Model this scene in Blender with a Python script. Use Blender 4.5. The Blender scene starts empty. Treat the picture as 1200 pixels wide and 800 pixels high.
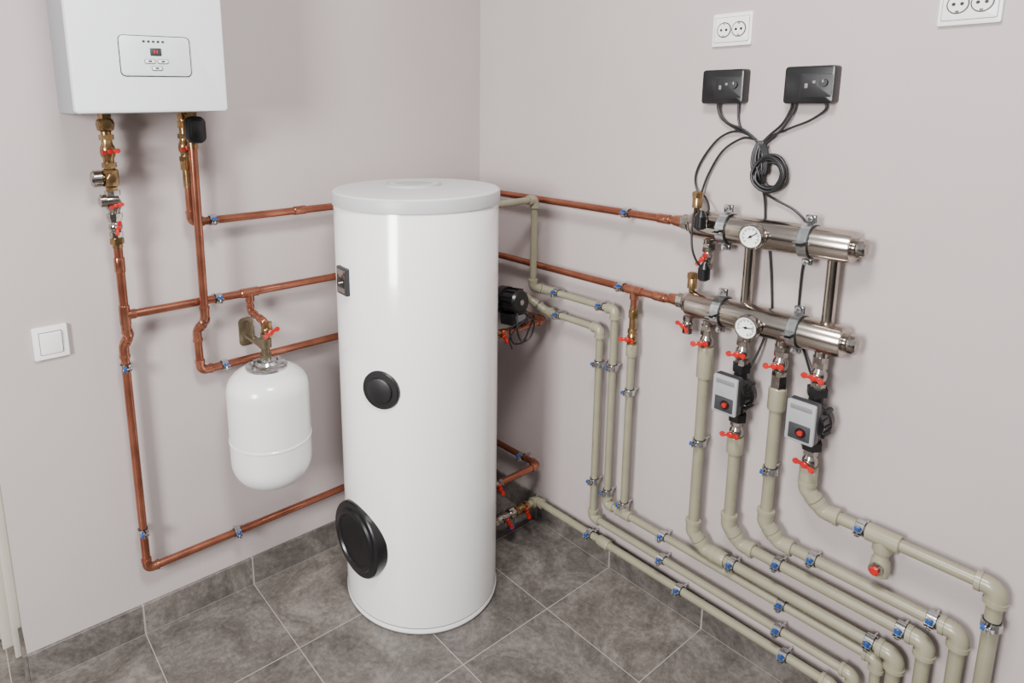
import bpy, bmesh, math, random
from math import pi, sin, cos, radians
from mathutils import Vector, Matrix
random.seed(4)
V=Vector
COL=bpy.context.scene.collection

# ------------------------------------------------------------ materials
def nodemat(name):
    m=bpy.data.materials.new(name); m.use_nodes=True
    nt=m.node_tree; return m,nt,nt.nodes["Principled BSDF"]
def mat(name,col,rough=.5,metal=0,var=0,scale=20,bump=0,coat=0,spec=None,stretch=None,col2=None,lo=.35,hi=.65):
    m,nt,b=nodemat(name)
    b.inputs["Base Color"].default_value=(*col,1); b.inputs["Roughness"].default_value=rough
    b.inputs["Metallic"].default_value=metal; b.inputs["Coat Weight"].default_value=coat
    b.inputs["Coat Roughness"].default_value=.06
    if spec is not None: b.inputs["Specular IOR Level"].default_value=spec
    tc=nt.nodes.new("ShaderNodeTexCoord"); no=nt.nodes.new("ShaderNodeTexNoise")
    no.inputs["Scale"].default_value=scale; no.inputs["Detail"].default_value=6
    src=tc.outputs["Object"]
    if stretch:
        mp=nt.nodes.new("ShaderNodeMapping"); mp.inputs["Scale"].default_value=stretch
        nt.links.new(src,mp.inputs[0]); src=mp.outputs[0]
    nt.links.new(src,no.inputs["Vector"])
    c2=col2 or tuple(max(0,c*(1-var)) for c in col)
    c1=col if col2 else tuple(min(1,c*(1+var*.5)) for c in col)
    cr=nt.nodes.new("ShaderNodeValToRGB"); cr.color_ramp.elements[0].position=lo; cr.color_ramp.elements[1].position=hi
    cr.color_ramp.elements[0].color=(*c2,1); cr.color_ramp.elements[1].color=(*c1,1)
    nt.links.new(no.outputs["Fac"],cr.inputs[0]); nt.links.new(cr.outputs[0],b.inputs["Base Color"])
    if bump:
        bp=nt.nodes.new("ShaderNodeBump"); bp.inputs["Strength"].default_value=bump; bp.inputs["Distance"].default_value=.002
        nt.links.new(no.outputs["Fac"],bp.inputs["Height"]); nt.links.new(bp.outputs[0],b.inputs["Normal"])
    return m
def wallmat():
    m,nt,b=nodemat("wall_paint")
    tc=nt.nodes.new("ShaderNodeTexCoord")
    n1=nt.nodes.new("ShaderNodeTexNoise"); n1.inputs["Scale"].default_value=1.6; n1.inputs["Detail"].default_value=3
    n2=nt.nodes.new("ShaderNodeTexNoise"); n2.inputs["Scale"].default_value=260; n2.inputs["Detail"].default_value=2
    for n in (n1,n2): nt.links.new(tc.outputs["Object"],n.inputs["Vector"])
    cr=nt.nodes.new("ShaderNodeValToRGB"); e=cr.color_ramp.elements
    e[0].position=.3; e[1].position=.7; e[0].color=(.405,.350,.343,1); e[1].color=(.440,.384,.375,1)
    nt.links.new(n1.outputs["Fac"],cr.inputs[0]); nt.links.new(cr.outputs[0],b.inputs["Base Color"])
    bp=nt.nodes.new("ShaderNodeBump"); bp.inputs["Strength"].default_value=.12; bp.inputs["Distance"].default_value=.001
    nt.links.new(n2.outputs["Fac"],bp.inputs["Height"]); nt.links.new(bp.outputs[0],b.inputs["Normal"])
    b.inputs["Roughness"].default_value=.7
    return m
WALL=wallmat()
def tilemat(name,axis):
    m,nt,b=nodemat(name)
    tc=nt.nodes.new("ShaderNodeTexCoord"); sp=nt.nodes.new("ShaderNodeSeparateXYZ"); cb=nt.nodes.new("ShaderNodeCombineXYZ")
    nt.links.new(tc.outputs["Object"],sp.inputs[0])
    def shifted(out,val):
        a=nt.nodes.new("ShaderNodeMath"); a.operation='ADD'; a.inputs[1].default_value=val
        nt.links.new(sp.outputs[out],a.inputs[0]); return a.outputs[0]
    W=.347
    if axis=='floor':
        nt.links.new(shifted("X",1.013+W*20),cb.inputs[0]); nt.links.new(shifted("Y",W*20),cb.inputs[1])
    elif axis=='x':
        nt.links.new(shifted("X",1.013+W*20),cb.inputs[0]); nt.links.new(shifted("Z",W),cb.inputs[1])
    else:
        nt.links.new(shifted("Y",W*20),cb.inputs[0]); nt.links.new(shifted("Z",W),cb.inputs[1])
    br=nt.nodes.new("ShaderNodeTexBrick"); br.offset=0; br.squash=1
    br.inputs["Scale"].default_value=1; br.inputs["Brick Width"].default_value=W; br.inputs["Row Height"].default_value=W
    br.inputs["Mortar Size"].default_value=.0015 if axis=='floor' else .0028; br.inputs["Mortar Smooth"].default_value=.15; br.inputs["Bias"].default_value=0
    br.inputs["Color1"].default_value=(.82,.82,.83,1); br.inputs["Color2"].default_value=(1.20,1.18,1.15,1); br.inputs["Mortar"].default_value=(1,1,1,1)
    nt.links.new(cb.outputs[0],br.inputs["Vector"])
    n1=nt.nodes.new("ShaderNodeTexNoise"); n1.inputs["Scale"].default_value=5.5; n1.inputs["Detail"].default_value=15; n1.inputs["Roughness"].default_value=.78
    n1.inputs["Distortion"].default_value=1.0
    nt.links.new(tc.outputs["Object"],n1.inputs["Vector"])
    n2=nt.nodes.new("ShaderNodeTexNoise"); n2.inputs["Scale"].default_value=60; n2.inputs["Detail"].default_value=6; n2.inputs["Roughness"].default_value=.75
    nt.links.new(tc.outputs["Object"],n2.inputs["Vector"])
    mxf=nt.nodes.new("ShaderNodeMix"); mxf.inputs[0].default_value=.32
    nt.links.new(n1.outputs["Fac"],mxf.inputs[2]); nt.links.new(n2.outputs["Fac"],mxf.inputs[3])
    cr=nt.nodes.new("ShaderNodeValToRGB"); e=cr.color_ramp.elements
    k=.60 if axis=='floor' else .54
    e[0].position=.40; e[1].position=.62; e[0].color=(.104*k,.090*k,.081*k,1); e[1].color=(.360*k,.325*k,.298*k,1)
    em=e.new(.5); em.color=(.195*k,.172*k,.157*k,1)
    nt.links.new(mxf.outputs[0],cr.inputs[0])
    mx=nt.nodes.new("ShaderNodeMix"); mx.data_type='RGBA'; mx.blend_type='MULTIPLY'; mx.inputs[0].default_value=1
    nt.links.new(cr.outputs[0],mx.inputs[6]); nt.links.new(br.outputs["Color"],mx.inputs[7])
    m2=nt.nodes.new("ShaderNodeMix"); m2.data_type='RGBA'
    nt.links.new(br.outputs["Fac"],m2.inputs[0]); nt.links.new(mx.outputs[2],m2.inputs[6]); m2.inputs[7].default_value=(.29,.27,.25,1)
    nt.links.new(m2.outputs[2],b.inputs["Base Color"])
    b.inputs["Roughness"].default_value=.42
    bp=nt.nodes.new("ShaderNodeBump"); bp.inputs["Strength"].default_value=.45; bp.inputs["Distance"].default_value=.0015
    nt.links.new(mxf.outputs[0],bp.inputs["Height"]); nt.links.new(bp.outputs[0],b.inputs["Normal"])
    return m
TILE=tilemat("floor_tile",'floor'); TILEX=tilemat("skirting_tile_x",'x'); TILEY=tilemat("skirting_tile_y",'y')
COPPER=mat("copper",(.36,.132,.078),.23,.8,.3,14,.03,col2=(.24,.082,.050),lo=.35,hi=.65)
COPPERF=mat("copper_fitting",(.41,.165,.10),.19,.82,.3,26,.04,col2=(.25,.092,.057))
BRASS=mat("brass",(.38,.245,.115),.22,.88,.3,60,.1,col2=(.20,.12,.055))
STEEL=mat("brushed_steel",(.44,.385,.335),.18,1.0,.15,9,.02)
NICKEL=mat("nickel",(.40,.365,.33),.17,.98,.3,60,.04)
ZINC=mat("galvanised_zinc",(.56,.565,.57),.17,.95,.2,50,.06)
PPR=mat("pipe_plastic",(.240,.222,.153),.32,0,.07,18,.0,spec=.5)
PPRF=mat("pipe_plastic_fitting",(.262,.243,.170),.28,0,.05,18,.0)
RED=mat("red_plastic",(.42,.008,.006),.3,0,.1,30)
BLUE=mat("blue_plastic",(.006,.06,.27),.35,.0,.1,30)
BLACK=mat("black_plastic",(.005,.005,.006),.3,0,.2,30)
BLACKM=mat("black_matte",(.006,.006,.007),.45,0,.2,30,.2)
CAST=mat("dark_cast_iron",(.014,.013,.014),.4,.4,.25,50,.3)
ENAMEL=mat("white_enamel",(.72,.745,.765),.08,0,.01,3,coat=.9)
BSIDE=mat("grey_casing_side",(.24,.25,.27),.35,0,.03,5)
TANKW=mat("white_tank_jacket",(.80,.79,.78),.18,0,.015,4,coat=.4)
LID=mat("lid_plastic",(.60,.60,.60),.42,0,.02,10)
LIDR=mat("lid_rim_plastic",(.43,.43,.44),.42,0,.03,10)
VESSW=mat("white_vessel_paint",(.72,.715,.71),.22,0,.02,5,coat=.3)
WPL=mat("white_plastic",(.78,.775,.76),.32,0,.02,10)
GREYP=mat("grey_plastic",(.30,.305,.315),.38,.1,.05,20)
DGREY=mat("dark_grey_plastic",(.030,.030,.034),.4,0,.1,20)
PANEL=mat("panel_silver",(.66,.69,.72),.3,.05,.03,20)
LEDR=mat("led_red",(.6,.02,.01),.3,0,.1,20)
DIALW=mat("dial_white",(.85,.85,.83),.35,0,.02,20)
SEAM=mat("seam_grey",(.16,.16,.16),.5,0,.05,20)
RIM=mat("tank_rim_grey",(.26,.26,.26),.45,0,.05,20)
BRKT=mat("bronze_cast_bracket",(.17,.135,.085),.35,.7,.3,40,.2)
CREAM=mat("cream_door_paint",(.55,.52,.44),.5,0,.03,8)

# ------------------------------------------------------------ mesh builder
def frame(o,z,xh=V((0,0,1))):
    z=V(z).normalized(); xh=V(xh)
    if abs(z.dot(xh.normalized()))>.98: xh=V((1,0,0))
    y=z.cross(xh).normalized(); x=y.cross(z).normalized()
    M=Matrix((x,y,z)).transposed().to_4x4(); M.translation=V(o); return M
def fillet(pts,rad,n=7):
    pts=[V(p) for p in pts]
    if rad<=0 or len(pts)<3: return pts
    out=[pts[0]]
    for i in range(1,len(pts)-1):
        a,b,c=pts[i-1],pts[i],pts[i+1]
        d1=(a-b); d2=(c-b); l1=d1.length; l2=d2.length
        if l1<1e-6 or l2<1e-6: continue
        d1/=l1; d2/=l2; ang=d1.angle(d2)
        if ang>radians(176): out.append(b); continue
        t=min(rad/math.tan(ang/2),l1*.49,l2*.49); r=t*math.tan(ang/2)
        bis=(d1+d2).normalized(); ce=b+bis*(r/sin(ang/2))
        p1=b+d1*t; p2=b+d2*t; v1=p1-ce; v2=p2-ce; w=v1.angle(v2); 
        for k in range(n+1):
            s=k/n; out.append(ce+(v1*sin((1-s)*w)+v2*sin(s*w))/sin(w))
    out.append(pts[-1]); return out
def smooth(pts,n=8):
    pts=[V(p) for p in pts]; P=[pts[0]*2-pts[1]]+pts+[pts[-1]*2-pts[-2]]; out=[]
    for i in range(1,len(P)-2):
        p0,p1,p2,p3=P[i-1:i+3]
        for k in range(n):
            t=k/n; out.append(.5*((2*p1)+(p2-p0)*t+(2*p0-5*p1+4*p2-p3)*t*t+(3*p1-p0-3*p2+p3)*t**3))
    out.append(pts[-1]); return out
class B:
    def __init__(s,*mats): s.bm=bmesh.new(); s.mats=list(mats)
    def tube(s,pts,r,seg=16,m=0,closed=False):
        pts=[V(p) for p in pts]; n=len(pts)
        rs=r if isinstance(r,(list,tuple)) else [r]*n
        tan=[]
        for i in range(n):
            if closed: t=pts[(i+1)%n]-pts[i-1]
            else: t=pts[min(i+1,n-1)]-pts[max(i-1,0)]
            tan.append(t.normalized())
        h=V((0,0,1)) if abs(tan[0].z)<.9 else V((1,0,0))
        u=(h-tan[0]*h.dot(tan[0])).normalized(); rings=[]
        for i in range(n):
            u=(u-tan[i]*u.dot(tan[i])).normalized(); w=tan[i].cross(u)
            rings.append([s.bm.verts.new(pts[i]+(u*cos(2*pi*k/seg)+w*sin(2*pi*k/seg))*rs[i]) for k in range(seg)])
        for i in range(n if closed else n-1):
            a=rings[i]; b=rings[(i+1)%n]
            for k in range(seg):
                f=s.bm.faces.new((a[k],a[(k+1)%seg],b[(k+1)%seg],b[k])); f.material_index=m
        if not closed:
            f=s.bm.faces.new(rings[0][::-1]); f.material_index=m
            f=s.bm.faces.new(rings[-1]); f.material_index=m
        return s
    def lathe(s,prof,M=Matrix(),seg=32,m=0,rot=0,sx=1,sy=1):
        rings=[]
        for r,z in prof:
            if r<1e-6: rings.append([s.bm.verts.new(M@V((0,0,z)))])
            else: rings.append([s.bm.verts.new(M@V((r*sx*cos(rot+2*pi*k/seg),r*sy*sin(rot+2*pi*k/seg),z))) for k in range(seg)])
        for i in range(len(rings)-1):
            a,b=rings[i],rings[i+1]
            for k in range(seg):
                k2=(k+1)%seg
                if len(a)==1 and len(b)==1: continue
                if len(a)==1: f=s.bm.faces.new((a[0],b[k2],b[k]))
                elif len(b)==1: f=s.bm.faces.new((a[k],a[k2],b[0]))
                else: f=s.bm.faces.new((a[k],a[k2],b[k2],b[k]))
                f.material_index=m
        if len(rings[0])>1: f=s.bm.faces.new(rings[0][::-1]); f.material_index=m
        if len(rings[-1])>1: f=s.bm.faces.new(rings[-1]); f.material_index=m
        return s
    def merge(s,t,M,m):
        for f in t.faces: f.material_index=m
        me=bpy.data.meshes.new("tmp"); t.to_mesh(me); t.free(); me.transform(M)
        s.bm.from_mesh(me); bpy.data.meshes.remove(me); return s
    def box(s,c,size,bev=.002,seg=2,M=Matrix(),m=0):
        t=bmesh.new(); bmesh.ops.create_cube(t,size=1)
        bmesh.ops.scale(t,vec=V(size),verts=t.verts); bmesh.ops.translate(t,vec=V(c),verts=t.verts)
        if bev>0: bmesh.ops.bevel(t,geom=t.edges[:],offset=bev,segments=seg,profile=.5,affect='EDGES')
        return s.merge(t,M,m)
    def plate(s,w,h,t,r,M=Matrix(),m=0,edge=.001,n=6,z0=0):
        prof=[(0,z0),(0,z0+t-edge),(edge*.3,z0+t-edge*.3),(edge,z0+t)] if edge>0 else [(0,z0),(0,z0+t)]
        rings=[]
        for ins,z in prof:
            rr=max(r-ins,.0003); hw=w/2-ins; hh=h/2-ins; ring=[]
            for cx,cy,a0 in ((1,1,0),(-1,1,pi/2),(-1,-1,pi),(1,-1,1.5*pi)):
                for k in range(n+1):
                    a=a0+pi/2*k/n; ring.append(s.bm.verts.new(M@V((cx*(hw-rr)+rr*cos(a),cy*(hh-rr)+rr*sin(a),z))))
            rings.append(ring)
        N=len(rings[0])
        for i in range(len(rings)-1):
            for k in range(N):
                f=s.bm.faces.new((rings[i][k],rings[i][(k+1)%N],rings[i+1][(k+1)%N],rings[i+1][k])); f.material_index=m
        f=s.bm.faces.new(rings[0][::-1]); f.material_index=m
        f=s.bm.faces.new(rings[-1]); f.material_index=m
        return s
    def arcband(s,r0,r1,w,a0,a1,M=Matrix(),m=0,n=20):
        rings=[]
        for k in range(n+1):
            a=a0+(a1-a0)*k/n
            rings.append([s.bm.verts.new(M@V((x,r*cos(a),r*sin(a)))) for x,r in ((-w/2,r0),(w/2,r0),(w/2,r1),(-w/2,r1))])
        for i in range(n):
            for k in range(4):
                f=s.bm.faces.new((rings[i][k],rings[i][(k+1)%4],rings[i+1][(k+1)%4],rings[i+1][k])); f.material_index=m
        s.bm.faces.new(rings[0][::-1]).material_index=m; s.bm.faces.new(rings[-1]).material_index=m
        return s
    def mesh(s,name):
        bmesh.ops.recalc_face_normals(s.bm,faces=s.bm.faces[:])
        for f in s.bm.faces: f.smooth=True
        for e in s.bm.edges:
            if len(e.link_faces)==2 and e.calc_face_angle(0)>radians(33): e.smooth=False
        me=bpy.data.meshes.new(name); s.bm.to_mesh(me); s.bm.free()
        for m in s.mats: me.materials.append(m)
        return me
def link(o): COL.objects.link(o); return o
def meta(o,label,cat,group=None):
    o["label"]=label; o["category"]=cat
    if group: o["group"]=group
    return o
def thing(name,M,label,cat,group=None):
    o=link(bpy.data.objects.new(name,None)); o.empty_display_size=.05
    o.matrix_world=M if isinstance(M,Matrix) else Matrix.Translation(V(M)); return meta(o,label,cat,group)
def part(par,name,b,label=None):
    o=link(bpy.data.objects.new(name,b.mesh(name))); o.parent=par
    if label: o["label"]=label
    return o
def meshthing(name,b,M,label,cat,group=None):
    o=link(bpy.data.objects.new(name,b.mesh(name))); o.matrix_world=M if isinstance(M,Matrix) else Matrix.Translation(V(M)); return meta(o,label,cat,group)
def structure(name,b):
    o=link(bpy.data.objects.new(name,b.mesh(name))); o["kind"]="structure"; return o
def copy_tree(src,M,label=None):
    o=src.copy(); COL.objects.link(o); o.matrix_world=M
    if label: o["label"]=label
    for c in src.children:
        k=c.copy(); COL.objects.link(k); k.parent=o; k.matrix_parent_inverse=c.matrix_parent_inverse.copy(); k.matrix_basis=c.matrix_basis.copy()
        for g in c.children:
            q=g.copy(); COL.objects.link(q); q.parent=k
    return o
def FR(u,z,d,rot=0):   # frame on right wall: x along wall, y up, z into room
    M=Matrix(((0,0,-1,-d),(-1,0,0,-u),(0,1,0,z),(0,0,0,1))); return M@Matrix.Rotation(rot,4,'Z')
def FL(x,z,d,rot=0):
    M=Matrix(((1,0,0,x),(0,0,-1,-d),(0,1,0,z),(0,0,0,1))); return M@Matrix.Rotation(rot,4,'Z')
def WR(u,z,d): return V((-d,-u,z))
def WL(x,z,d): return V((x,-d,z))
Yax=Matrix.Rotation(-pi/2,4,'X')   # maps local z -> y

# ------------------------------------------------------------ room shell
XE=-1.663
structure("floor",B(TILE).box((-1.6,-1.6,-.02),(4.4,4.4,.04),0))
structure("wall_left",B(WALL).box(((XE+.12)/2,.13,1.35),(-XE+.12,.26,2.7),0))
structure("wall_right",B(WALL).box((.06,-1.6,1.35),(.12,3.2,2.7),0))
structure("baseboard_left",B(TILEX).box(((XE)/2,-.005,.05),(-XE,.010,.10),.001,1))
structure("baseboard_right",B(TILEY).box((-.005,-1.605,.05),(.010,3.19,.10),.001,1))
structure("baseboard_side",B(TILEX).box((XE-.005,.06,.05),(.010,.13,.10),.001,1))
structure("trim_1",B(CREAM).box((XE-.012,.19,1.05),(.024,.12,2.1),.003).box((XE-.036,.215,1.05),(.03,.05,2.1),.003))
structure("door_1",B(CREAM).box((XE-.47,.235,1.05),(.84,.04,2.06),.003).box((XE-.47,.212,.55),(.60,.012,.75),.004).box((XE-.47,.212,1.5),(.60,.012,.8),.004))

# ------------------------------------------------------------ boiler
bo=thing("gas_boiler",V((-1.251,0,1.573)),"glossy white wall-hung boiler with silver control panel","boiler")
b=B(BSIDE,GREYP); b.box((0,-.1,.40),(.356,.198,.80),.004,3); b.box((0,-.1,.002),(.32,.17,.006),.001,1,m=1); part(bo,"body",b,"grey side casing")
b=B(ENAMEL); b.plate(.356,.80,.030,.010,Matrix.Translation((0,-.203,.401))@Matrix.Rotation(pi/2,4,'X'),edge=.006); part(bo,"front_panel",b,"glossy white front panel")
cp=B(DGREY,PANEL); Mp=Matrix.Translation((.008,-.2325,.134))@Matrix.Rotation(pi/2,4,'X')
cp.plate(.166,.096,.0022,.012,Mp,edge=.0005); cp.plate(.1615,.0915,.0032,.010,Mp,m=1,edge=.0008); cpo=part(bo,"control_panel",cp,"silver control panel with dark outline")
Mq=Mp@Matrix.Translation((0,0,.0032))
part(cpo,"display",B(DGREY,LEDR).plate(.026,.018,.0015,.002,Mq@Matrix.Translation((0,.010,0)),edge=.0004).box((-.003,.010,.0017),(.0022,.008,.0004),0,M=Mq,m=1).box((.003,.010,.0017),(.0022,.008,.0004),0,M=Mq,m=1))
for x,y in ((-.015,-.012),(.015,-.012),(0,-.028)):
    part(cpo,"button",B(DGREY,WPL).plate(.025,.011,.002,.004,Mq@Matrix.Translation((x,y,0)),edge=.0004).plate(.0225,.0085,.0026,.003,Mq@Matrix.Translation((x,y,0)),m=1,edge=.0004).plate(.008,.004,.0029,.001,Mq@Matrix.Translation((x,y,0)),m=0,edge=.0001))
for k in range(5):
    part(cpo,"indicator_lamp",B(DGREY).plate(.006,.005,.0012,.0012,Mq@Matrix.Translation((-.026+k*.011,.034,0)),edge=.0003))
for x,y in ((-.084,-.055),(.115,-.055),(.128,-.095)):
    part(bo,"connection_nut",B(BRASS).lathe([(.016,-.022),(.016,0)],Matrix.Translation((x,y,0)),6))

# ------------------------------------------------------------ storage tank
TC=V((-.55,-.336,0)); TR=.249
tk=thing("hot_water_tank",TC,"tall white cylindrical hot water storage tank with grey lid","water tank")
b=B(TANKW); b.lathe([(TR-.003,.022),(TR,.026),(TR,1.302),(TR-.002,1.306)],seg=128); part(tk,"body",b)
b=B(RIM,TANKW); b.lathe([(TR-.006,0),(TR-.002,.003),(TR-.001,.008)],seg=128); b.lathe([(TR-.001,.0075),(TR+.002,.010),(TR+.002,.021),(TR+.001,.023)],seg=128,m=1); b.lathe([(TR+.0006,.0225),(TR+.0006,.0265)],seg=128); part(tk,"base_ring",b,"grey plastic base ring")
b=B(LIDR,LID); b.lathe([(TR,1.297),(TR+.004,1.299),(TR+.004,1.331),(TR+.002,1.335)],seg=128); b.lathe([(TR+.003,1.3335),(TR-.002,1.3375),(.215,1.3395),(.12,1.341),(0,1.342)],seg=128,m=1); lid=part(tk,"lid",b,"light grey plastic lid")
b=B(LIDR,LID); b.lathe([(.086,1.3405),(.086,1.345),(.083,1.347)],Matrix.Translation((.02,.04,0)),seg=64); b.lathe([(.0832,1.3468),(.06,1.3475),(.058,1.346),(0,1.346)],Matrix.Translation((.02,.04,0)),seg=64,m=1); part(lid,"lid_cap",b)
def tankfr(az,z,r=TR):
    a=radians(az); n=V((cos(a),sin(a),0)); return frame(n*r+V((0,0,z)),n,V((0,0,1)))
b=B(BLACK); b.lathe([(.119,-.03),(.119,.004),(.116,.008),(.100,.009),(.096,.015),(.088,.017),(.082,.017),(.078,.012),(.03,.012),(0,.013)],tankfr(182,.268,TR+.002),seg=72); part(tk,"inspection_flange",b,"large round black flange cover")
b=B(BLACKM); b.lathe([(.058,-.012),(.058,.002),(.055,.006),(.040,.007),(.038,.012),(.034,.014),(0,.015)],tankfr(208.4,.790),seg=64); part(tk,"sensor_flange",b,"small round black flange cover")
Mt=tankfr(176,1.088,TR-.003)@Matrix.Rotation(pi/2,4,'Z')
th=part(tk,"thermometer",B(DGREY,NICKEL).plate(.064,.082,.012,.005,Mt,edge=.002).plate(.050,.068,.0135,.003,Mt,m=1,edge=.001),"black framed thermometer display")
part(th,"dial",B(BLACK,DIALW).plate(.044,.03,.0145,.003,Mt@Matrix.Translation((0,.004,0)),edge=.0005).box((0,.004,.0148),(.03,.003,.0006),0,M=Mt@Matrix.Rotation(.3,4,'Z'),m=1))

# ------------------------------------------------------------ expansion vessel
EV=V((-.979,-.150,.442))
ev=thing("expansion_vessel",EV,"white steel expansion vessel hung on a wall bracket","expansion vessel")
R=.122
def dome(a,hh):
    e=.80; return R*sin(a)**e, hh*(1-cos(a)**e)
pr=[(0,0)]+[dome(pi/2*k/16,.095) for k in range(1,17)]
pr+=[(R,.150),(R+.0020,.152),(R+.0020,.157),(R,.159),(R,.30)]
pr+=[(R*cos(a)**.8,.30+.080*sin(a)**.8) for a in [pi/2*k/14 for k in range(1,14)]]+[(0,.380)]
part(ev,"body",B(VESSW).lathe(pr,seg=72))
fl=B(ZINC); fl.lathe([(.054,.365),(.062,.372),(.062,.381),(.058,.384),(.034,.386),(.028,.394),(.016,.396),(.016,.406)],seg=48)
for k in range(6): fl.lathe([(.007,.384),(.007,.391)],Matrix.Translation((.047*cos(k*pi/3+.3),.047*sin(k*pi/3+.3),0)),6)
part(ev,"flange",fl,"galvanised flange with bolts")
part(ev,"neck_fitting",B(BRKT).lathe([(.018,.400),(.018,.415)],seg=6).lathe([(.013,.415),(.013,.435),(.019,.437),(.019,.465),(.013,.468),(.013,.480)],seg=24),"dull brass neck fitting")
part(ev,"wall_bracket",B(BRKT).plate(.046,.090,.006,.014,Matrix.Translation((.0,.1495,.445))@Matrix.Rotation(pi/2,4,'X'),edge=.001).box((0,.08,.436),(.026,.135,.009),.002,1).box((0,.115,.455),(.006,.065,.05),.002,1).lathe([(.007,0),(.007,.006)],Matrix.Translation((0,.143,.475))@Matrix.Rotation(pi/2,4,'X'),6),"dark cast wall bracket")

# ------------------------------------------------------------ pipes
def pipe(name,pts,r,kind,label,bend=None,couplings=(),tees=(),skip=(),group=None,seg=18):
    pts=[V(p) for p in pts]; o0=pts[0].copy(); L=[p-o0 for p in pts]
    cu=kind=='copper'; bend=bend if bend is not None else (r*1.9 if cu else r*1.25)
    b=B(COPPER if cu else PPR); b.tube(fillet(L,bend,8),r,seg)
    o=meshthing(name,b,Matrix.Translation(o0),label,"pipe",group)
    fm=COPPERF if cu else PPRF; fr=r*(1.13 if cu else 1.36)
    for i in range(1,len(L)-1):
        if i in skip: continue
        d1=(L[i-1]-L[i]); d2=(L[i+1]-L[i]); l=r*(2.9 if cu else 2.5)
        a1=min(l,d1.length*.48); a2=min(l,d2.length*.48); d1.normalize(); d2.normalize()
        fp=fillet([L[i]+d1*a1,L[i],L[i]+d2*a2],bend,8)
        e=B(fm); e.tube(fp,fr,seg)
        for p,dd in ((L[i]+d1*a1,d1),(L[i]+d2*a2,d2)):
            e.tube([p-dd*r*.75,p-dd*r*.7,p-dd*r*.02,p+dd*r*.05],[fr*1.0,fr*1.1,fr*1.1,fr*1.0],seg)
        part(o,"elbow_fitting",e)
    for c,dd in couplings:
        c=V(c)-o0; dd=V(dd).normalized(); e=B(fm); l=r*1.7
        e.tube([c-dd*l,c-dd*l*.9,c+dd*l*.9,c+dd*l],[fr,fr*1.06,fr*1.06,fr],seg); part(o,"coupling",e)
    for c,dd,bd in tees:
        c=V(c)-o0; dd=V(dd).normalized(); bd=V(bd).normalized(); e=B(fm); l=r*2.4
        e.tube([c-dd*l,c-dd*l*.95,c+dd*l*.95,c+dd*l],[fr,fr*1.08,fr*1.08,fr],seg); e.tube([c,c+bd*l*.9,c+bd*l],[fr,fr*1.05,fr],seg); part(o,"tee_fitting",e)
    return o
X=V((1,0,0)); Y=V((0,1,0)); Z=V((0,0,1))
rc=.0118
gc="copper heating pipes"; gp="plastic heating pipes"
dA=.055
pipe("copper_pipe",[WL(-1.136,1.41,dA),WL(-1.136,1.262,dA),(-.05,-dA,1.258),(-.05,-.905,1.255)],rc,'copper',"copper pipe running round the corner to the upper manifold",couplings=[((-.80,-dA,1.261),X),((-.05,-.86,1.255),Y)],group=gc)
pipe("copper_pipe",[WL(-1.335,1.275,dA),WL(-1.335,.985,dA),WL(-1.328,.965,.045),WL(-1.342,.935,.035),WL(-1.342,.235,.035),(-.035,-.035,.245),(-.045,-.385,.26),(-.30,-.385,.26)],rc,'copper',"copper pipe dropping down the wall and running behind the white tank",tees=[(WL(-1.335,1.028,dA),Z,X)],couplings=[(WL(-1.335,1.17,dA),Z)],group=gc,bend=.026)
pipe("copper_pipe",[WL(-1.322,1.028,dA),(-.05,-dA,1.024),(-.05,-.90,1.022)],rc,'copper',"copper pipe running round the corner to the lower manifold",tees=[(WL(-.98,1.027,dA),X,-Z),((-.05,-.771,1.022),Y,-Z)],couplings=[((-.05,-.86,1.022),Y)],group=gc)
pipe("copper_pipe",[WL(-1.126,1.49,.088),WL(-1.130,.985,.088),WL(-1.122,.965,.06),WL(-1.140,.935,.035),WL(-1.138,.808,.035),(-.035,-.035,.812),(-.045,-.40,.83),(-.30,-.40,.825)],rc,'copper',"copper pipe from the boiler stepping back to the wall",group=gc,bend=.026)
pipe("copper_pipe",[WL(-.98,1.010,dA),WL(-.98,.965,dA),WL(-.979,.96,.150),WL(-.979,.945,.150)],.010,'copper',"short copper pipe feeding the expansion vessel",bend=.014,group=gc)
rp=.0115
pipe("copper_pipe",[(-.05,-.771,1.0),(-.05,-.771,.965)],.010,'copper',"short copper branch pipe above a brass fitting",group=gc)
pipe("plastic_pipe",[(-.05,-.771,.845),(-.05,-.771,.285)],rp,'ppr',"thin greenish-grey plastic pipe dropping down the wall",couplings=[((-.05,-.771,.83),Z)],group=gp)
dP=.092
pipe("plastic_pipe",[(-.305,-.386,1.262),(-dP,-.386,1.262),(-dP,-.386,.955),(-.05,-.42,.942),(-.05,-.703,.942),(-.05,-.703,.267),(-.05,-1.507,.267),(-.05,-1.507,0)],rp,'ppr',"greenish-grey plastic pipe from the tank top down and along the wall",tees=[((-.05,-.771,.267),Y,Z)],group=gp)
pipe("plastic_pipe",[(-.108,-.345,.917),(-.075,-.36,.90),(-.05,-.41,.866),(-.05,-.648,.864),(-.05,-.648,.188),(-.05,-1.463,.188),(-.05,-1.463,0)],rp,'ppr',"greenish-grey plastic pipe from the pump down and along the wall",group=gp)
pipe("plastic_pipe",[(-.10,-.385,.115),(-.05,-.385,.115),(-.05,-1.425,.125),(-.05,-1.425,0)],.0125,'ppr',"greenish-grey plastic pipe running low along the skirting",couplings=[((-.05,-.70,.118),Y)],group=gp)
dM=.06; rv=.0145
VU=[1.020,1.124,1.222,1.315]
ztop=[.905,.68,.845,.68]; zrun=[.303,.378,.442,.584]; uend=[1.541,1.593,1.649,1.697]
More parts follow.
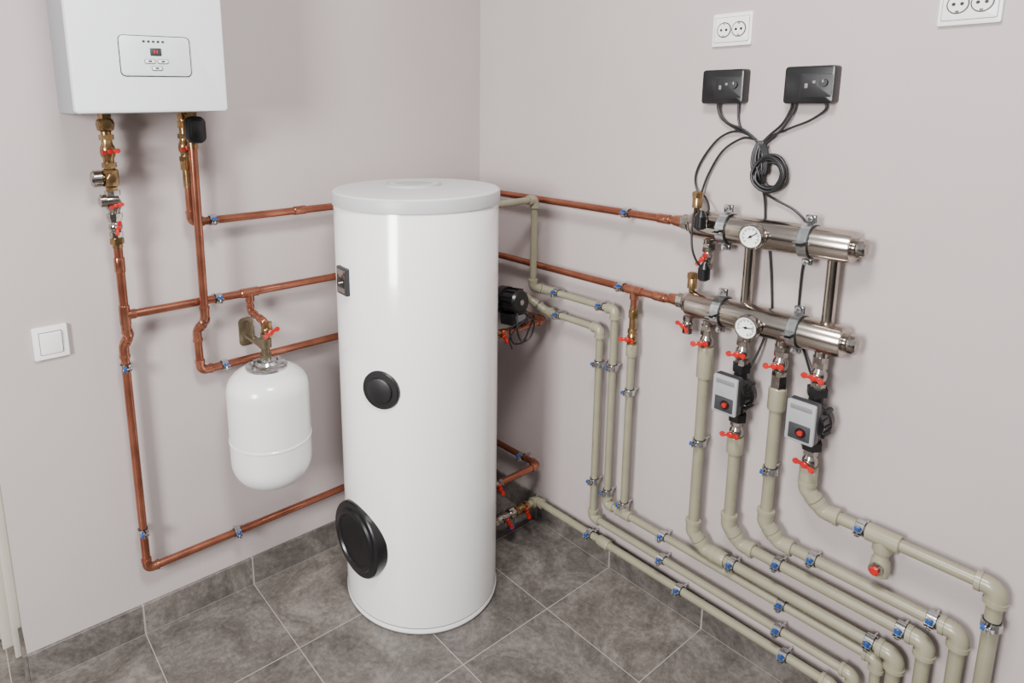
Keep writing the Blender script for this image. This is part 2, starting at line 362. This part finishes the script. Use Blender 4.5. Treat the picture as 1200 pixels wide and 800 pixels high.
for i in range(4):
    u=VU[i]; bt=zrun[i]
    pts=[WR(u,ztop[i],dM),WR(u,bt+.045,dM),WR(u+(.035 if i<3 else .04),bt,.05),WR(uend[i],bt,.05),WR(uend[i],0,.05)]
    cpl=[(WR(u,ztop[i]-.012,dM),Z)]
    tees=[]
    if i==3: tees=[(WR(1.487,bt,.05),Y,-Z)]
    elif i==0: cpl+=[(WR(u+.075,bt,.05),Y)]
    pipe("plastic_pipe",pts,rv,'ppr',"thick greenish-grey plastic pipe from the manifold along the wall",couplings=cpl,tees=tees,group=gp)

# ------------------------------------------------------------ clamps
def make_clamp(M,r,d,label,group):
    t=thing("pipe_clamp",M,label,"pipe clamp",group)
    w=.018
    part(t,"ring",B(ZINC).arcband(r+.0014,r+.0044,w,radians(-84),radians(84)).arcband(r+.0014,r+.0044,w,radians(96),radians(264)).box((0,-.0035,r+.010),(w,.0022,.015),.0003,1).box((0,.0035,r+.010),(w,.0022,.015),.0003,1).box((0,-.0035,-r-.007),(w,.0022,.010),.0003,1).box((0,.0035,-r-.007),(w,.0022,.010),.0003,1))
    part(t,"rubber_lining",B(BLACKM).arcband(r-.0002,r+.0016,w+.003,0,2*pi,n=40),"black rubber lining")
    part(t,"screw",B(ZINC).lathe([(.0028,-.013),(.0028,.006),(.0060,.006),(.0058,.010),(.002,.011)],Matrix.Translation((0,0,r+.011))@Matrix.Rotation(pi/2,4,'X'),10))
    part(t,"nut",B(BLUE).lathe([(.0068,-.012),(.0068,-.005)],Matrix.Translation((0,0,r+.011))@Matrix.Rotation(pi/2,4,'X'),6),"blue nut")
    part(t,"stud",B(ZINC).lathe([(.0026,-d),(.0026,-r-.002)],seg=10))
    return t
gk="galvanised pipe clips with blue nuts"
protos={}
def clamp(M,r,d,label):
    key=(round(r,4),round(d,3))
    if key not in protos: protos[key]=make_clamp(M,r,d,label,gk)
    else: copy_tree(protos[key],M,label)
H=pi/2
lc="galvanised pipe clip on a copper pipe"; lp="galvanised pipe clip on a plastic pipe"
clamp(FL(-1.076,1.262,dA),rc,dA,lc); clamp(FL(-1.077,1.027,dA),rc,dA,lc)
clamp(FL(-1.066,.809,.035),rc,.035,lc); clamp(FL(-1.342,.873,.035,H),rc,.035,lc); clamp(FL(-1.342,.36,.035,H),rc,.035,lc); clamp(FL(-1.066,.237,.035),rc,.035,lc)
clamp(FR(.732,1.2555,.05),rc,.05,lc); clamp(FR(.725,1.0225,.05),rc,.05,lc); clamp(FR(.30,.257,.044),rc,.044,lc)
for u,z in ((.46,.942),(.65,.942),(.47,.865)): clamp(FR(u,z,.05),rp,.05,lp)
for u,z in ((.648,.747),(.703,.752),(.648,.326),(.703,.312),(.771,.692),(.771,.30)): clamp(FR(u,z,.05,H),rp,.05,lp)
for u in (.64,.985,1.30): clamp(FR(u,.115+.0096*(u-.385),.05),.0125,.05,lp)
for u,z in ((.921,.188),(1.279,.188),(.919,.267),(1.281,.267)): clamp(FR(u,z,.05),rp,.05,lp)
for u,z in ((1.14,.303),(1.488,.303),(1.262,.378),(1.545,.378),(1.344,.442),(1.599,.442),(1.440,.584)): clamp(FR(u,z,.05),rv,.05,lp)
clamp(FR(1.697,.50,.05,H),rv,.05,lp)
for u,z in ((VU[0],.631),(VU[2],.638)): clamp(FR(u,z,dM,H),rv,dM,lp)

# ------------------------------------------------------------ valves
def valve(M,label,body=NICKEL,hm=RED,L=.06,s=1.0,tilt=0.0,hs=1.0):
    t=thing("ball_valve",M,label,"valve","small shut-off valves")
    b=B(body); h=L/2
    b.lathe([(.0155*s,-h),(.0155*s,-h+.013)],Yax,8).lathe([(.0155*s,h-.013),(.0155*s,h)],Yax,8)
    b.lathe([(.011*s,-h+.012),(.0115*s,-h*.45),(.0150*s,-h*.25),(.0160*s,0),(.0150*s,h*.25),(.0115*s,h*.45),(.011*s,h-.012)],Yax,24)
    b.lathe([(.008*s,.010*s),(.008*s,.020*s),(.0055*s,.021*s),(.0055*s,.025*s)],seg=16)
    part(t,"body",b)
    T=Matrix.Translation((0,0,.024*s))@Matrix.Rotation(tilt,4,'Z')@Matrix.Scale(hs,4); hd=B(hm)
    hd.lathe([(.008,0),(.0085,.006),(.006,.0085),(0,.0088)],T,16)
    for sg in (1,-1):
        W=T@Matrix.Rotation(0 if sg>0 else pi,4,'Z')@Matrix.Translation((.005,0,.003))@Matrix.Rotation(-.35,4,'Y')
        hd.box((.007,0,0),(.016,.010,.005),.0018,2,M=W).lathe([(.007,-.003),(.008,0),(.007,.003)],W@Matrix.Translation((.015,0,0)),14)
    part(t,"handle",hd,"red butterfly handle")
    return t
def fitting(name,M,label,parts,cat="fitting"):
    t=thing(name,M,label,cat)
    for nm,b in parts: part(t,nm,b)
    return t
xA=-1.335
RY=Matrix.Rotation(-pi/2,4,'Y')
valve(FL(xA,1.475,dA,0),"brass shut-off valve with red handle below the boiler",BRASS,L=.085,s=1.2,tilt=.1,hs=.85)
fitting("pipe_elbow_fitting",FL(xA,1.545,dA),"round brass union fitting under the boiler",[("body",B(BRASS).lathe([(.013,-.034),(.013,-.02),(.020,-.016),(.023,0),(.020,.010),(.014,.014),(.014,.022)],Yax,20)),("cap",B(BRASS).lathe([(.017,.006),(.017,.022),(.012,.028),(0,.029)],seg=8))])
fitting("pressure_relief_valve",FL(xA,1.405,dA),"brass relief valve with ribbed silver cap",[("body",B(BRASS).lathe([(.014,-.037),(.014,-.025),(.021,-.02),(.021,.02),(.014,.025),(.014,.034)],Yax,8).lathe([(.013,0),(.013,.02)],RY,16)),("cap",B(NICKEL).lathe([(.014,.018),(.022,.022),(.022,.042),(.016,.047),(0,.048)],RY,12)),("plug",B(BRASS).lathe([(.012,.012),(.012,.026),(0,.028)],seg=6))],"valve")
valve(FL(xA,1.335,dA+.002),"nickel ball valve with red handle below the boiler",NICKEL,L=.074,s=1.3,tilt=.2,hs=.7)
fitting("drain_cock",FL(xA-.012,1.35,dA+.03),"small nickel drain cock with round cap",[("body",B(NICKEL).lathe([(.010,-.02),(.012,0),(.010,.012)],RY,14)),("cap",B(NICKEL).lathe([(.0165,.010),(.0165,.024),(.010,.028),(0,.028)],RY,14))],"valve")
valve(FL(xA,1.275,dA,0),"small nickel valve with red handle on copper pipe",NICKEL,L=.055,s=1.1,tilt=1.3,hs=.75)
fitting("pipe_union",FL(xA,1.240,dA),"brass pipe union above the copper pipe",[("body",B(BRASS).lathe([(.0135,-.022),(.0135,.014)],Yax,20)),("nut",B(BRASS).lathe([(.018,-.012),(.018,.004)],Yax,6))])
xB=-1.136
valve(FL(xB-.002,1.475,dA,0),"brass shut-off valve with red handle below the boiler",BRASS,L=.075,s=1.1,tilt=.2,hs=.85)
fitting("pipe_union",FL(xB,1.425,dA),"long brass pipe union under the boiler",[("body",B(BRASS).lathe([(.0135,-.062),(.0135,.035)],Yax,20)),("nut",B(BRASS).lathe([(.018,-.012),(.018,.012)],Yax,6))])
fitting("pipe_union",FL(xB,1.53,dA),"long brass pipe union under the boiler",[("body",B(BRASS).lathe([(.013,-.025),(.013,.03)],Yax,20)),("nut",B(BRASS).lathe([(.017,-.002),(.017,.018)],Yax,6))])
fitting("automatic_filling_valve",FL(-1.124,1.524,.115),"black plastic capped valve under the boiler",[("cap",B(BLACK).plate(.050,.072,.030,.018,Matrix.Translation((0,0,-.012)),edge=.006).plate(.036,.056,.033,.012,Matrix.Translation((0,0,-.012)),edge=.003)),("body",B(BRASS).lathe([(.015,-.052),(.015,.04)],Matrix.Translation((-.002,0,-.026))@Yax,12))],"valve")
valve(FL(-.972,.932,.152,0),"brass valve with red handle above the expansion vessel",BRASS,L=.045,s=1.1,tilt=.4)
fitting("pipe_union",FR(.771,.942,.05),"long brass pipe union on a branch pipe",[("body",B(BRASS).lathe([(.011,-.046),(.011,.030)],Yax,20)),("nut",B(BRASS).lathe([(.0155,-.006),(.0155,.016)],Yax,6))])
valve(FR(.771,.870,.05),"brass valve with red handle on a branch pipe",BRASS,L=.056,s=.95,tilt=.15)
MD=Matrix(((0,1,0,-.225),(0,0,-1,-.385),(-1,0,0,.115),(0,0,0,1)))
def MDX(x,y,z):
    m=MD.copy(); m.translation=V((x,y,z)); return m
valve(MD,"nickel ball valve with red handle at the tank outlet",NICKEL,L=.09,s=1.3,tilt=.5)
valve(MDX(-.13,-.385,.115),"brass ball valve with red handle near the floor",BRASS,L=.065,s=1.15,tilt=.3)
valve(MDX(-.262,-.385,.26),"nickel valve with red handle on a copper pipe",NICKEL,L=.06,s=1.05,tilt=.4)
valve(MDX(-.265,-.40,.826),"brass valve with red handle on a copper pipe",BRASS,L=.05,s=1.0,tilt=.4)
fitting("drain_cock",Matrix.Translation((-.185,-.39,.080)),"small nickel drain cock with blue cap",[("body",B(NICKEL).lathe([(.011,.0),(.013,.012),(.011,.03)],seg=14)),("cap",B(BLUE).lathe([(0,-.02),(.013,-.018),(.014,0)],seg=14))],"valve")
fitting("pipe_union",MDX(-.178,-.385,.115),"nickel pipe union at the tank outlet",[("body",B(NICKEL).lathe([(.014,-.02),(.014,.03)],Yax,20)),("nut",B(NICKEL).lathe([(.021,-.014),(.021,.008)],Yax,6))])

# ------------------------------------------------------------ manifolds
MR=.0385
def manifold(z,u0,u1,ports,label):
    t=thing("heating_manifold",FR((u0+u1)/2,z,dM),label,"manifold","stainless steel manifolds"); h=(u1-u0)/2; RX=Matrix.Rotation(pi/2,4,'Y')
    r=MR
    part(t,"tube",B(STEEL).lathe([(r-.010,-h),(r-.001,-h+.010),(r,-h+.014),(r,h-.006),(r-.002,h-.001),(r-.006,h)],RX,64))
    part(t,"inlet_fitting",B(NICKEL,COPPERF).lathe([(.019,-h-.03),(.022,-h-.026),(.022,-h-.010),(.027,-h-.006),(.029,-h+.002)],RX,8).lathe([(.015,-h-.055),(.016,-h-.05),(.019,-h-.026)],RX,24,m=1))
    part(t,"end_cap",B(NICKEL).lathe([(.022,h-.002),(.022,h+.006),(.019,h+.007)],RX,32).lathe([(.0225,h+.006),(.0235,h+.009),(.0235,h+.022),(.020,h+.026),(.010,h+.028),(0,h+.028)],RX,16))
    for u in ports:
        T=Matrix.Translation((u-(u0+u1)/2,0,0))@Yax
        part(t,"outlet",B(NICKEL).lathe([(.0145,-r-.026),(.0145,-r+.012)],T,20).lathe([(.018,-r-.026),(.018,-r-.010)],T,6))
    return t
manifold(1.257,.955,1.362,[1.008],"upper stainless steel heating manifold tube with a gauge")
manifold(1.030,.955,1.365,VU,"lower stainless steel heating manifold tube with four outlets")
for u in (1.116,1.317):
    meshthing("manifold_connecting_tube",B(STEEL).lathe([(.0135,-.095),(.0135,.095)],Yax,24),FR(u,1.1435,dM-.01),"vertical steel tube joining the two manifolds","tube","vertical tubes between the manifolds")
gb="large galvanised manifold brackets"; pb=None
for u,z in ((1.056,1.257),(1.262,1.257),(1.058,1.03),(1.256,1.03)):
    M=FR(u,z,dM)
    if pb is None:
        t=thing("manifold_bracket",M,"large galvanised ring bracket around a manifold","bracket",gb); r=MR; w=.022
        part(t,"ring",B(ZINC,BLACKM).arcband(r+.0004,r+.0022,w+.005,0,2*pi,n=48,m=1).arcband(r+.0020,r+.0062,w,radians(-85),radians(85),n=32).arcband(r+.0020,r+.0062,w,radians(95),radians(265),n=32).box((0,.0045,r+.016),(w,.0026,.024),.0004,1).box((0,-.0045,r+.016),(w,.0026,.024),.0004,1).box((0,r+.014,.0035),(w,.022,.0024),.0004,1).box((0,r+.014,-.0035),(w,.022,.0024),.0004,1).box((0,-r-.010,.0035),(w,.018,.0024),.0004,1).box((0,-r-.010,-.0035),(w,.018,.0024),.0004,1))
        for y in (r+.017,-r-.012):
            part(t,"screw",B(ZINC).lathe([(.0035,-.012),(.0035,.009),(.0075,.009),(.007,.014),(.003,.015)],Matrix.Translation((0,y,0)),12).lathe([(.0065,-.011),(.0065,-.006)],Matrix.Translation((0,y,0)),6))
        part(t,"stud",B(ZINC).lathe([(.0045,-dM),(.0045,-r-.002)],seg=12).lathe([(.013,-dM),(.013,-dM+.004)],seg=20)); pb=t
    else: copy_tree(pb,M)
pg=None
for u,z in ((1.150,1.258),(1.157,1.024)):
    M=FR(u,z,.115)
    if pg is None:
        t=thing("pressure_gauge",M,"round white-faced pressure gauge with steel rim","gauge","round gauges on the manifolds")
        part(t,"case",B(NICKEL).lathe([(.0305,-.014),(.0315,-.010),(.0315,.006),(.0295,.0085),(.0270,.0085),(.0270,.005),(0,.005)],seg=48).lathe([(.008,-.024),(.008,-.012)],seg=12))
        part(t,"dial",B(DIALW).lathe([(.0267,.0045),(.0267,.0058),(0,.0058)],seg=48))
        mk=B(BLACK)
        for k in range(28):
            a=radians(-135+270*k/27+90); l=.007 if k%3==0 else .004
            mk.box((.0225-l/2,0,.0060),(l,.0012 if k%3 else .0018,.0005),0,M=Matrix.Rotation(a,4,'Z'))
        part(t,"scale_marks",mk)
        part(t,"needle",B(BLACK).box((.006,0,.0072),(.028,.0026,.0008),.0003,1,M=Matrix.Rotation(radians(35),4,'Z')).lathe([(.0035,.006),(.0035,.0085),(0,.009)],seg=16)); pg=t
    else: copy_tree(pg,M@Matrix.Rotation(-.5,4,'Z'))
for u,z,lab in ((.965,1.292,"brass automatic air vent on the upper manifold"),(.966,1.065,"brass automatic air vent on the lower manifold")):
    fitting("air_vent",FR(u,z,dM),lab,[("body",B(BRASS).lathe([(.008,-.004),(.008,.008),(.013,.010),(.013,.036),(.011,.040)],Yax,20)),("cap",B(BRASS).lathe([(.0145,.038),(.0145,.052),(.009,.055),(0,.056)],Yax,10))],"air vent")
valve(FR(1.008,1.170,dM+.004),"nickel valve with red handle under the upper manifold",NICKEL,L=.06,s=.95,tilt=.9,hs=.9)
valve(FR(.963,.968,dM+.004),"nickel valve with red handle under the lower manifold",NICKEL,L=.05,s=.9,tilt=-.5,hs=.85)
for i,u in enumerate(VU):
    valve(FR(u,.934,dM),"nickel ball valve with red butterfly handle under manifold",NICKEL,L=.066,s=1.12,tilt=(.25,.1,.2,-.1)[i])
valve(FR(VU[1],.706,dM),"nickel ball valve with red butterfly handle below a pump",NICKEL,L=.066,s=1.12,tilt=.15)
valve(FR(VU[3],.706,dM),"nickel ball valve with red butterfly handle below a pump",NICKEL,L=.066,s=1.12,tilt=-.25)
for u,z0,z1 in ((VU[0],.905,.878),(VU[2],.905,.860)):
    ln=z0-z1
    fitting("pipe_union",FR(u,z0,dM),"nickel pipe union above a plastic pipe",[("body",B(NICKEL,PPRF).lathe([(.0135,-ln),(.0135,0)],Yax,24).lathe([(.020,-ln-.05),(.021,-ln-.045),(.021,-ln+.006),(.018,-ln+.010)],Yax,24,m=1)),("nut",B(NICKEL).lathe([(.0195,-ln+.009),(.0195,-.002)],Yax,6))])
t=thing("drain_cock",FR(1.487,.515,.05),"beige plastic drain valve with red knob","valve")
part(t,"body",B(PPRF).lathe([(.014,-.030),(.020,-.026),(.021,-.005),(.019,.012),(.0155,.018),(.0155,.05)],Yax,24).lathe([(.013,0),(.013,.026)],seg=20))
part(t,"knob",B(NICKEL,RED).lathe([(.014,.024),(.015,.028),(.014,.034)],seg=20).lathe([(.010,.033),(.0105,.040),(.008,.042),(0,.042)],seg=8,m=1),"red centred knob")

# ------------------------------------------------------------ circulation pumps
pp=None
for u in (VU[1],VU[3]):
    M=FR(u,.822,dM)
    if pp is None:
        t=thing("circulation_pump",M,"black circulation pump with grey control box","pump","circulation pumps under the manifold")
        bd=B(CAST); bd.lathe([(.024,-.082),(.024,-.060)],Yax,6).lathe([(.024,.060),(.024,.080)],Yax,6)
        bd.lathe([(.016,-.06),(.018,-.04),(.022,-.02),(.022,.02),(.018,.04),(.016,.06)],Yax,24).lathe([(.030,-.020),(.042,-.012),(.045,.010),(.040,.018)],seg=40)
        for k in range(4): bd.lathe([(.006,-.012),(.006,.022)],Matrix.Rotation(pi/4+k*pi/2,4,'Z')@Matrix.Translation((.043,0,0)),8)
        part(t,"body",bd)
        mo=B(BLACK); mo.lathe([(.037,.014),(.037,.046),(.034,.050)],Matrix.Translation((.004,.004,0)),seg=40)
        for k in range(14): mo.box((.0385,0,.031),(.006,.002,.028),.0005,1,M=Matrix.Translation((.004,.004,0))@Matrix.Rotation(2*pi*k/14,4,'Z'))
        part(t,"motor",mo)
        Tb=Matrix.Translation((-.002,.010,.046))
        cb=B(GREYP,DGREY,SEAM); cb.plate(.066,.104,.022,.005,Tb,m=1,edge=.002).plate(.066,.104,.006,.005,Tb@Matrix.Translation((0,0,.0221)),m=0,edge=.002).plate(.050,.040,.0288,.003,Tb@Matrix.Translation((0,-.025,0)),m=1,edge=.0005)
        cb.plate(.050,.012,.0285,.002,Tb@Matrix.Translation((0,.036,0)),m=2,edge=.0005)
        cbo=part(t,"control_box",cb,"grey control box with dark face")
        Td=Tb@Matrix.Translation((.004,-.025,.0288))
        part(cbo,"dial",B(RED,BLACK).lathe([(.012,0),(.012,.002),(0,.002)],Td,32,m=1).lathe([(.0068,.002),(.0062,.007),(0,.0075)],Td,20),"red dial")
        pp=t
    else: copy_tree(pp,M)
zz=V((.05,-1,.10)).normalized(); yy=V((1,0,0)); yy=(yy-zz*yy.dot(zz)).normalized(); xx=yy.cross(zz)
M=Matrix((xx,yy,zz)).transposed().to_4x4()@Matrix.Scale(1.2,4); M.translation=V((-.188,-.345,.918))
t=thing("circulation_pump",M,"small black circulation pump beside the white tank","pump")
part(t,"body",B(CAST,NICKEL).lathe([(.020,-.094),(.020,-.05)],Yax,6).lathe([(.020,.045),(.020,.066)],Yax,6,m=1).lathe([(.015,-.06),(.02,-.02),(.02,.02),(.015,.06)],Yax,20).lathe([(.028,-.018),(.040,-.01),(.040,.016)],seg=36))
mo=B(BLACK,NICKEL); mo.lathe([(.035,.014),(.035,.060),(.030,.066),(0,.067)],seg=36).lathe([(.008,.067),(.008,.069)],seg=16,m=1)
for k in range(12): mo.box((.0365,0,.038),(.006,.002,.04),.0005,1,M=Matrix.Rotation(2*pi*k/12,4,'Z'))
part(t,"motor",mo); part(t,"terminal_box",B(BLACK,SEAM).box((0.046,0,.035),(.034,.066,.050),.004,2).box((.046,0,.0605),(.02,.04,.002),.0005,1,m=1))

# ------------------------------------------------------------ thermostats
pt=None
for u in (.997,1.2135):
    M=FR(u,1.6235,0)
    if pt is None:
        t=thing("heating_controller",M,"black plastic wall controller with dial and label","controller","black wall controllers")
        part(t,"body",B(BLACK).plate(.114,.088,.034,.008,edge=.004))
        part(t,"face_plate",B(BLACKM,DGREY).plate(.072,.054,.0352,.004,Matrix.Translation((.018,-.002,0)),edge=.0006,m=1).plate(.0705,.0525,.0358,.004,Matrix.Translation((.018,-.002,0)),edge=.0008))
        part(t,"knob",B(DGREY,WPL).lathe([(.0095,.0355),(.009,.043),(0,.0435)],Matrix.Translation((.036,.004,0)),24).box((.036,.008,.0438),(.001,.006,.0004),0,m=1))
        part(t,"button",B(SEAM).plate(.007,.007,.0385,.003,Matrix.Translation((.014,.006,0)),edge=.0005))
        part(t,"display",B(SEAM).plate(.007,.011,.0364,.001,Matrix.Translation((-.004,-.002,0)),edge=.0003))
        pt=t
    else: copy_tree(pt,M)

# ------------------------------------------------------------ sockets & switch
ps=None
for u,z in ((.9985,1.769),(1.500,1.778)):
    M=FR(u,z,0)
    if ps is None:
        t=thing("power_socket",M,"white double power socket on the wall","power socket","white double sockets")
        part(t,"frame",B(WPL,SEAM).plate(.106,.083,.009,.004,edge=.002).plate(.094,.064,.0096,.003,edge=.0002,m=1).plate(.092,.062,.0105,.003,edge=.001))
        for x in (-.020,.020):
            part(t,"socket_well",B(DGREY,WPL).lathe([(.0195,.010),(.0195,.0112),(0,.0112)],Matrix.Translation((x,0,0)),40).lathe([(.0168,.0112),(.0168,.0120),(0,.0120)],Matrix.Translation((x,0,0)),40,m=1))
            hb=B(BLACK,NICKEL)
            for xx_ in (-.007,.007): hb.lathe([(.0034,.0120),(.0034,.0128)],Matrix.Translation((x+xx_,0,0)),14)
            for yy_ in (-.0145,.0145): hb.box((x,yy_,.0122),(.006,.004,.0014),.0003,1,m=1)
            part(t,"pin_hole",hb)
        ps=t
    else: copy_tree(ps,M)
t=thing("light_switch",FL(-1.5115,.978,0),"white square rocker light switch on the wall","light switch")
part(t,"frame",B(WPL,SEAM).plate(.082,.088,.010,.004,edge=.002).plate(.0550,.0620,.0106,.002,edge=.0002,m=1))
part(t,"rocker",B(WPL).plate(.051,.058,.0150,.002,Matrix.Rotation(radians(3),4,'X'),edge=.0015))

# ------------------------------------------------------------ cables
gl="black cables on the wall"
def cable(pts,r=.0030,label="thin black cable hanging on the wall",closed=False):
    pts=[V(p) for p in pts]; o0=pts[0].copy(); L=[p-o0 for p in pts]
    b=B(BLACKM)
    if closed:
        n=len(L); L2=L; P=[]
        for i in range(n):
            p0,p1,p2,p3=L2[i-1],L2[i],L2[(i+1)%n],L2[(i+2)%n]
            for k in range(4):
                s=k/4; P.append(.5*((2*p1)+(p2-p0)*s+(2*p0-5*p1+4*p2-p3)*s*s+(3*p1-p0-3*p2+p3)*s**3))
        b.tube(P,r,10,closed=True)
    else: b.tube(smooth(L,8),r,10)
    return meshthing("cable",b,Matrix.Translation(o0),label,"cable",gl)
cable([WR(.978,1.585,.015),WR(.979,1.565,.012),WR(.99,1.54,.01),WR(1.03,1.515,.01),WR(1.07,1.50,.01),WR(1.098,1.478,.014)])
cable([WR(.986,1.585,.018),WR(.985,1.56,.016),WR(1.01,1.53,.016),WR(1.06,1.51,.016),WR(1.104,1.47,.016),WR(1.10,1.43,.016)])
cable([WR(1.034,1.585,.012),WR(1.036,1.54,.010),WR(1.05,1.51,.01),WR(1.085,1.49,.012),WR(1.103,1.46,.012)])
cable([WR(1.172,1.585,.015),WR(1.168,1.565,.012),WR(1.15,1.53,.01),WR(1.12,1.50,.01),WR(1.102,1.475,.014),WR(1.095,1.44,.02)])
cable([WR(1.180,1.585,.015),WR(1.176,1.56,.014),WR(1.155,1.52,.014),WR(1.125,1.49,.014),WR(1.112,1.465,.014),WR(1.11,1.43,.02)])
cable([WR(1.248,1.585,.015),WR(1.248,1.565,.012),WR(1.215,1.54,.01),WR(1.17,1.52,.01),WR(1.12,1.495,.01),WR(1.10,1.47,.014)])
for j,(cu_,cz,rr) in enumerate(((1.138,1.405,.037),(1.137,1.403,.040),(1.139,1.407,.034),(1.137,1.407,.044),(1.139,1.402,.031),(1.138,1.404,.039),(1.138,1.406,.035),(1.138,1.405,.042))):
    pts=[WR(cu_+rr*cos(a)*.92+.002*sin(3*a+j),cz+rr*sin(a)*1.05,.009+.0042*j+.002*sin(2*a+j)) for a in [2*pi*k/12 for k in range(12)]]
    cable(pts,.0040,"coiled loop of spare black cable on the wall",closed=True)
for j in range(4):
    cable([WR(1.096+.004*j,1.485,.014),WR(1.088+.005*j,1.455,.02),WR(1.092+.006*j,1.42,.028),WR(1.110+.006*j,1.405,.032),WR(1.120+.003*j,1.435,.028),WR(1.110+.004*j,1.465,.020),WR(1.098+.003*j,1.485,.012)],.0038,"hanging loop of black cable below the controllers")
cable([WR(1.098,1.48,.014),WR(1.10,1.44,.03),WR(1.115,1.40,.035),WR(1.12,1.365,.02),WR(1.125,1.33,.012),WR(1.13,1.27,.008),WR(1.147,1.20,.008),WR(1.162,1.09,.008),WR(1.165,1.03,.010),WR(1.155,.95,.03),WR(1.14,.88,.06)],label="black cable dropping from the coil to a pump")
cable([WR(1.11,1.475,.016),WR(1.12,1.42,.034),WR(1.125,1.36,.02),WR(1.15,1.34,.012),WR(1.205,1.315,.012),WR(1.235,1.27,.009),WR(1.23,1.15,.008),WR(1.235,1.03,.008),WR(1.27,.94,.02),WR(1.32,.88,.06)],label="black cable dropping from the coil to a pump")
cable([WR(1.075,1.50,.014),WR(1.03,1.508,.012),WR(.985,1.487,.010),WR(.945,1.435,.010),WR(.925,1.385,.010),WR(.933,1.345,.012),WR(.965,1.325,.02),WR(1.0,1.30,.06),WR(1.01,1.285,.11)])
cable([WR(1.09,1.49,.016),WR(1.05,1.49,.012),WR(1.00,1.455,.012),WR(.965,1.39,.014),WR(.955,1.33,.03),WR(.975,1.28,.09),WR(.99,1.21,.115),WR(1.005,1.165,.11),WR(1.02,1.15,.10)])
for u,z,d in ((1.012,1.278,.116),(1.022,1.137,.10)):
    meshthing("temperature_sensor",B(BLACK).lathe([(.010,-.022),(.016,-.017),(.016,.012),(.009,.022),(.005,.028)],Yax,16),FR(u,z,d),"black probe sensor at the cable end","sensor","black probe sensors")
cable([V((-.22,-.44,.90)),V((-.235,-.46,.84)),V((-.20,-.45,.80)),V((-.15,-.43,.83)),V((-.14,-.44,.88)),V((-.20,-.46,.88)),V((-.26,-.45,.83)),V((-.24,-.44,.78))],.003,label="looped black cable of the pump beside the tank")
cable([V((-.20,-.45,.90)),V((-.15,-.45,.86)),V((-.16,-.44,.80)),V((-.22,-.43,.79)),V((-.25,-.44,.85)),V((-.20,-.45,.87)),V((-.14,-.41,.84))],.003,label="looped black cable of the pump beside the tank")

# ------------------------------------------------------------ camera
f=781.5; P0=(509,270)
def cv(x,y): return V((x-P0[0],-(y-P0[1]),f))
dX=cv(1552,105).normalized(); dY=cv(-100,122); dY=(dY-dX*dY.dot(dX)).normalized(); dZ=dX.cross(dY)
if dZ.y<0: dZ=-dZ
cam=bpy.data.cameras.new("camera"); co=link(bpy.data.objects.new("camera",cam))
rt=V((dX.x,dY.x,dZ.x)); up=V((dX.y,dY.y,dZ.y)); fw=V((dX.z,dY.z,dZ.z))
M=Matrix((rt,up,-fw)).transposed().to_4x4(); M.translation=V((-1.719,-1.958,1.6)); co.matrix_world=M
cam.sensor_width=36; cam.lens=f/1200*36; cam.shift_x=(600-P0[0])/1200; cam.shift_y=(P0[1]-400)/1200; cam.clip_start=.02
bpy.context.scene.camera=co
# ------------------------------------------------------------ light
def area(name,loc,target,size,power,col,sy=None):
    l=bpy.data.lights.new(name,'AREA'); l.energy=power; l.color=col; l.size=size
    if sy: l.shape='RECTANGLE'; l.size_y=sy
    o=link(bpy.data.objects.new(name,l)); o.location=loc; o.rotation_euler=(V(target)-V(loc)).to_track_quat('-Z','Y').to_euler()
area("ceiling_light",(-1.3,-1.5,2.68),(-1.1,-1.2,0),.45,62,(1,.98,.95))
area("window_light",(-3.7,-1.7,1.9),(-.3,-.7,.9),.65,185,(1,.985,.97),1.0)
w=bpy.data.worlds.new("world"); bpy.context.scene.world=w; w.use_nodes=True
nt=w.node_tree; bg=nt.nodes["Background"]; bg.inputs[1].default_value=.52
tc=nt.nodes.new("ShaderNodeTexCoord"); sp=nt.nodes.new("ShaderNodeSeparateXYZ"); nt.links.new(tc.outputs["Generated"],sp.inputs[0])
mr=nt.nodes.new("ShaderNodeMapRange"); mr.inputs[1].default_value=-1; mr.inputs[2].default_value=1; nt.links.new(sp.outputs["Z"],mr.inputs[0])
cr=nt.nodes.new("ShaderNodeValToRGB"); e=cr.color_ramp.elements
e[0].position=.42; e[0].color=(.06,.056,.052,1); e[1].position=.95; e[1].color=(1.0,1.0,1.02,1)
a=e.new(.5); a.color=(.20,.20,.205,1); a=e.new(.58); a.color=(1.3,1.33,1.37,1)
nt.links.new(mr.outputs[0],cr.inputs[0]); nt.links.new(cr.outputs[0],bg.inputs[0])
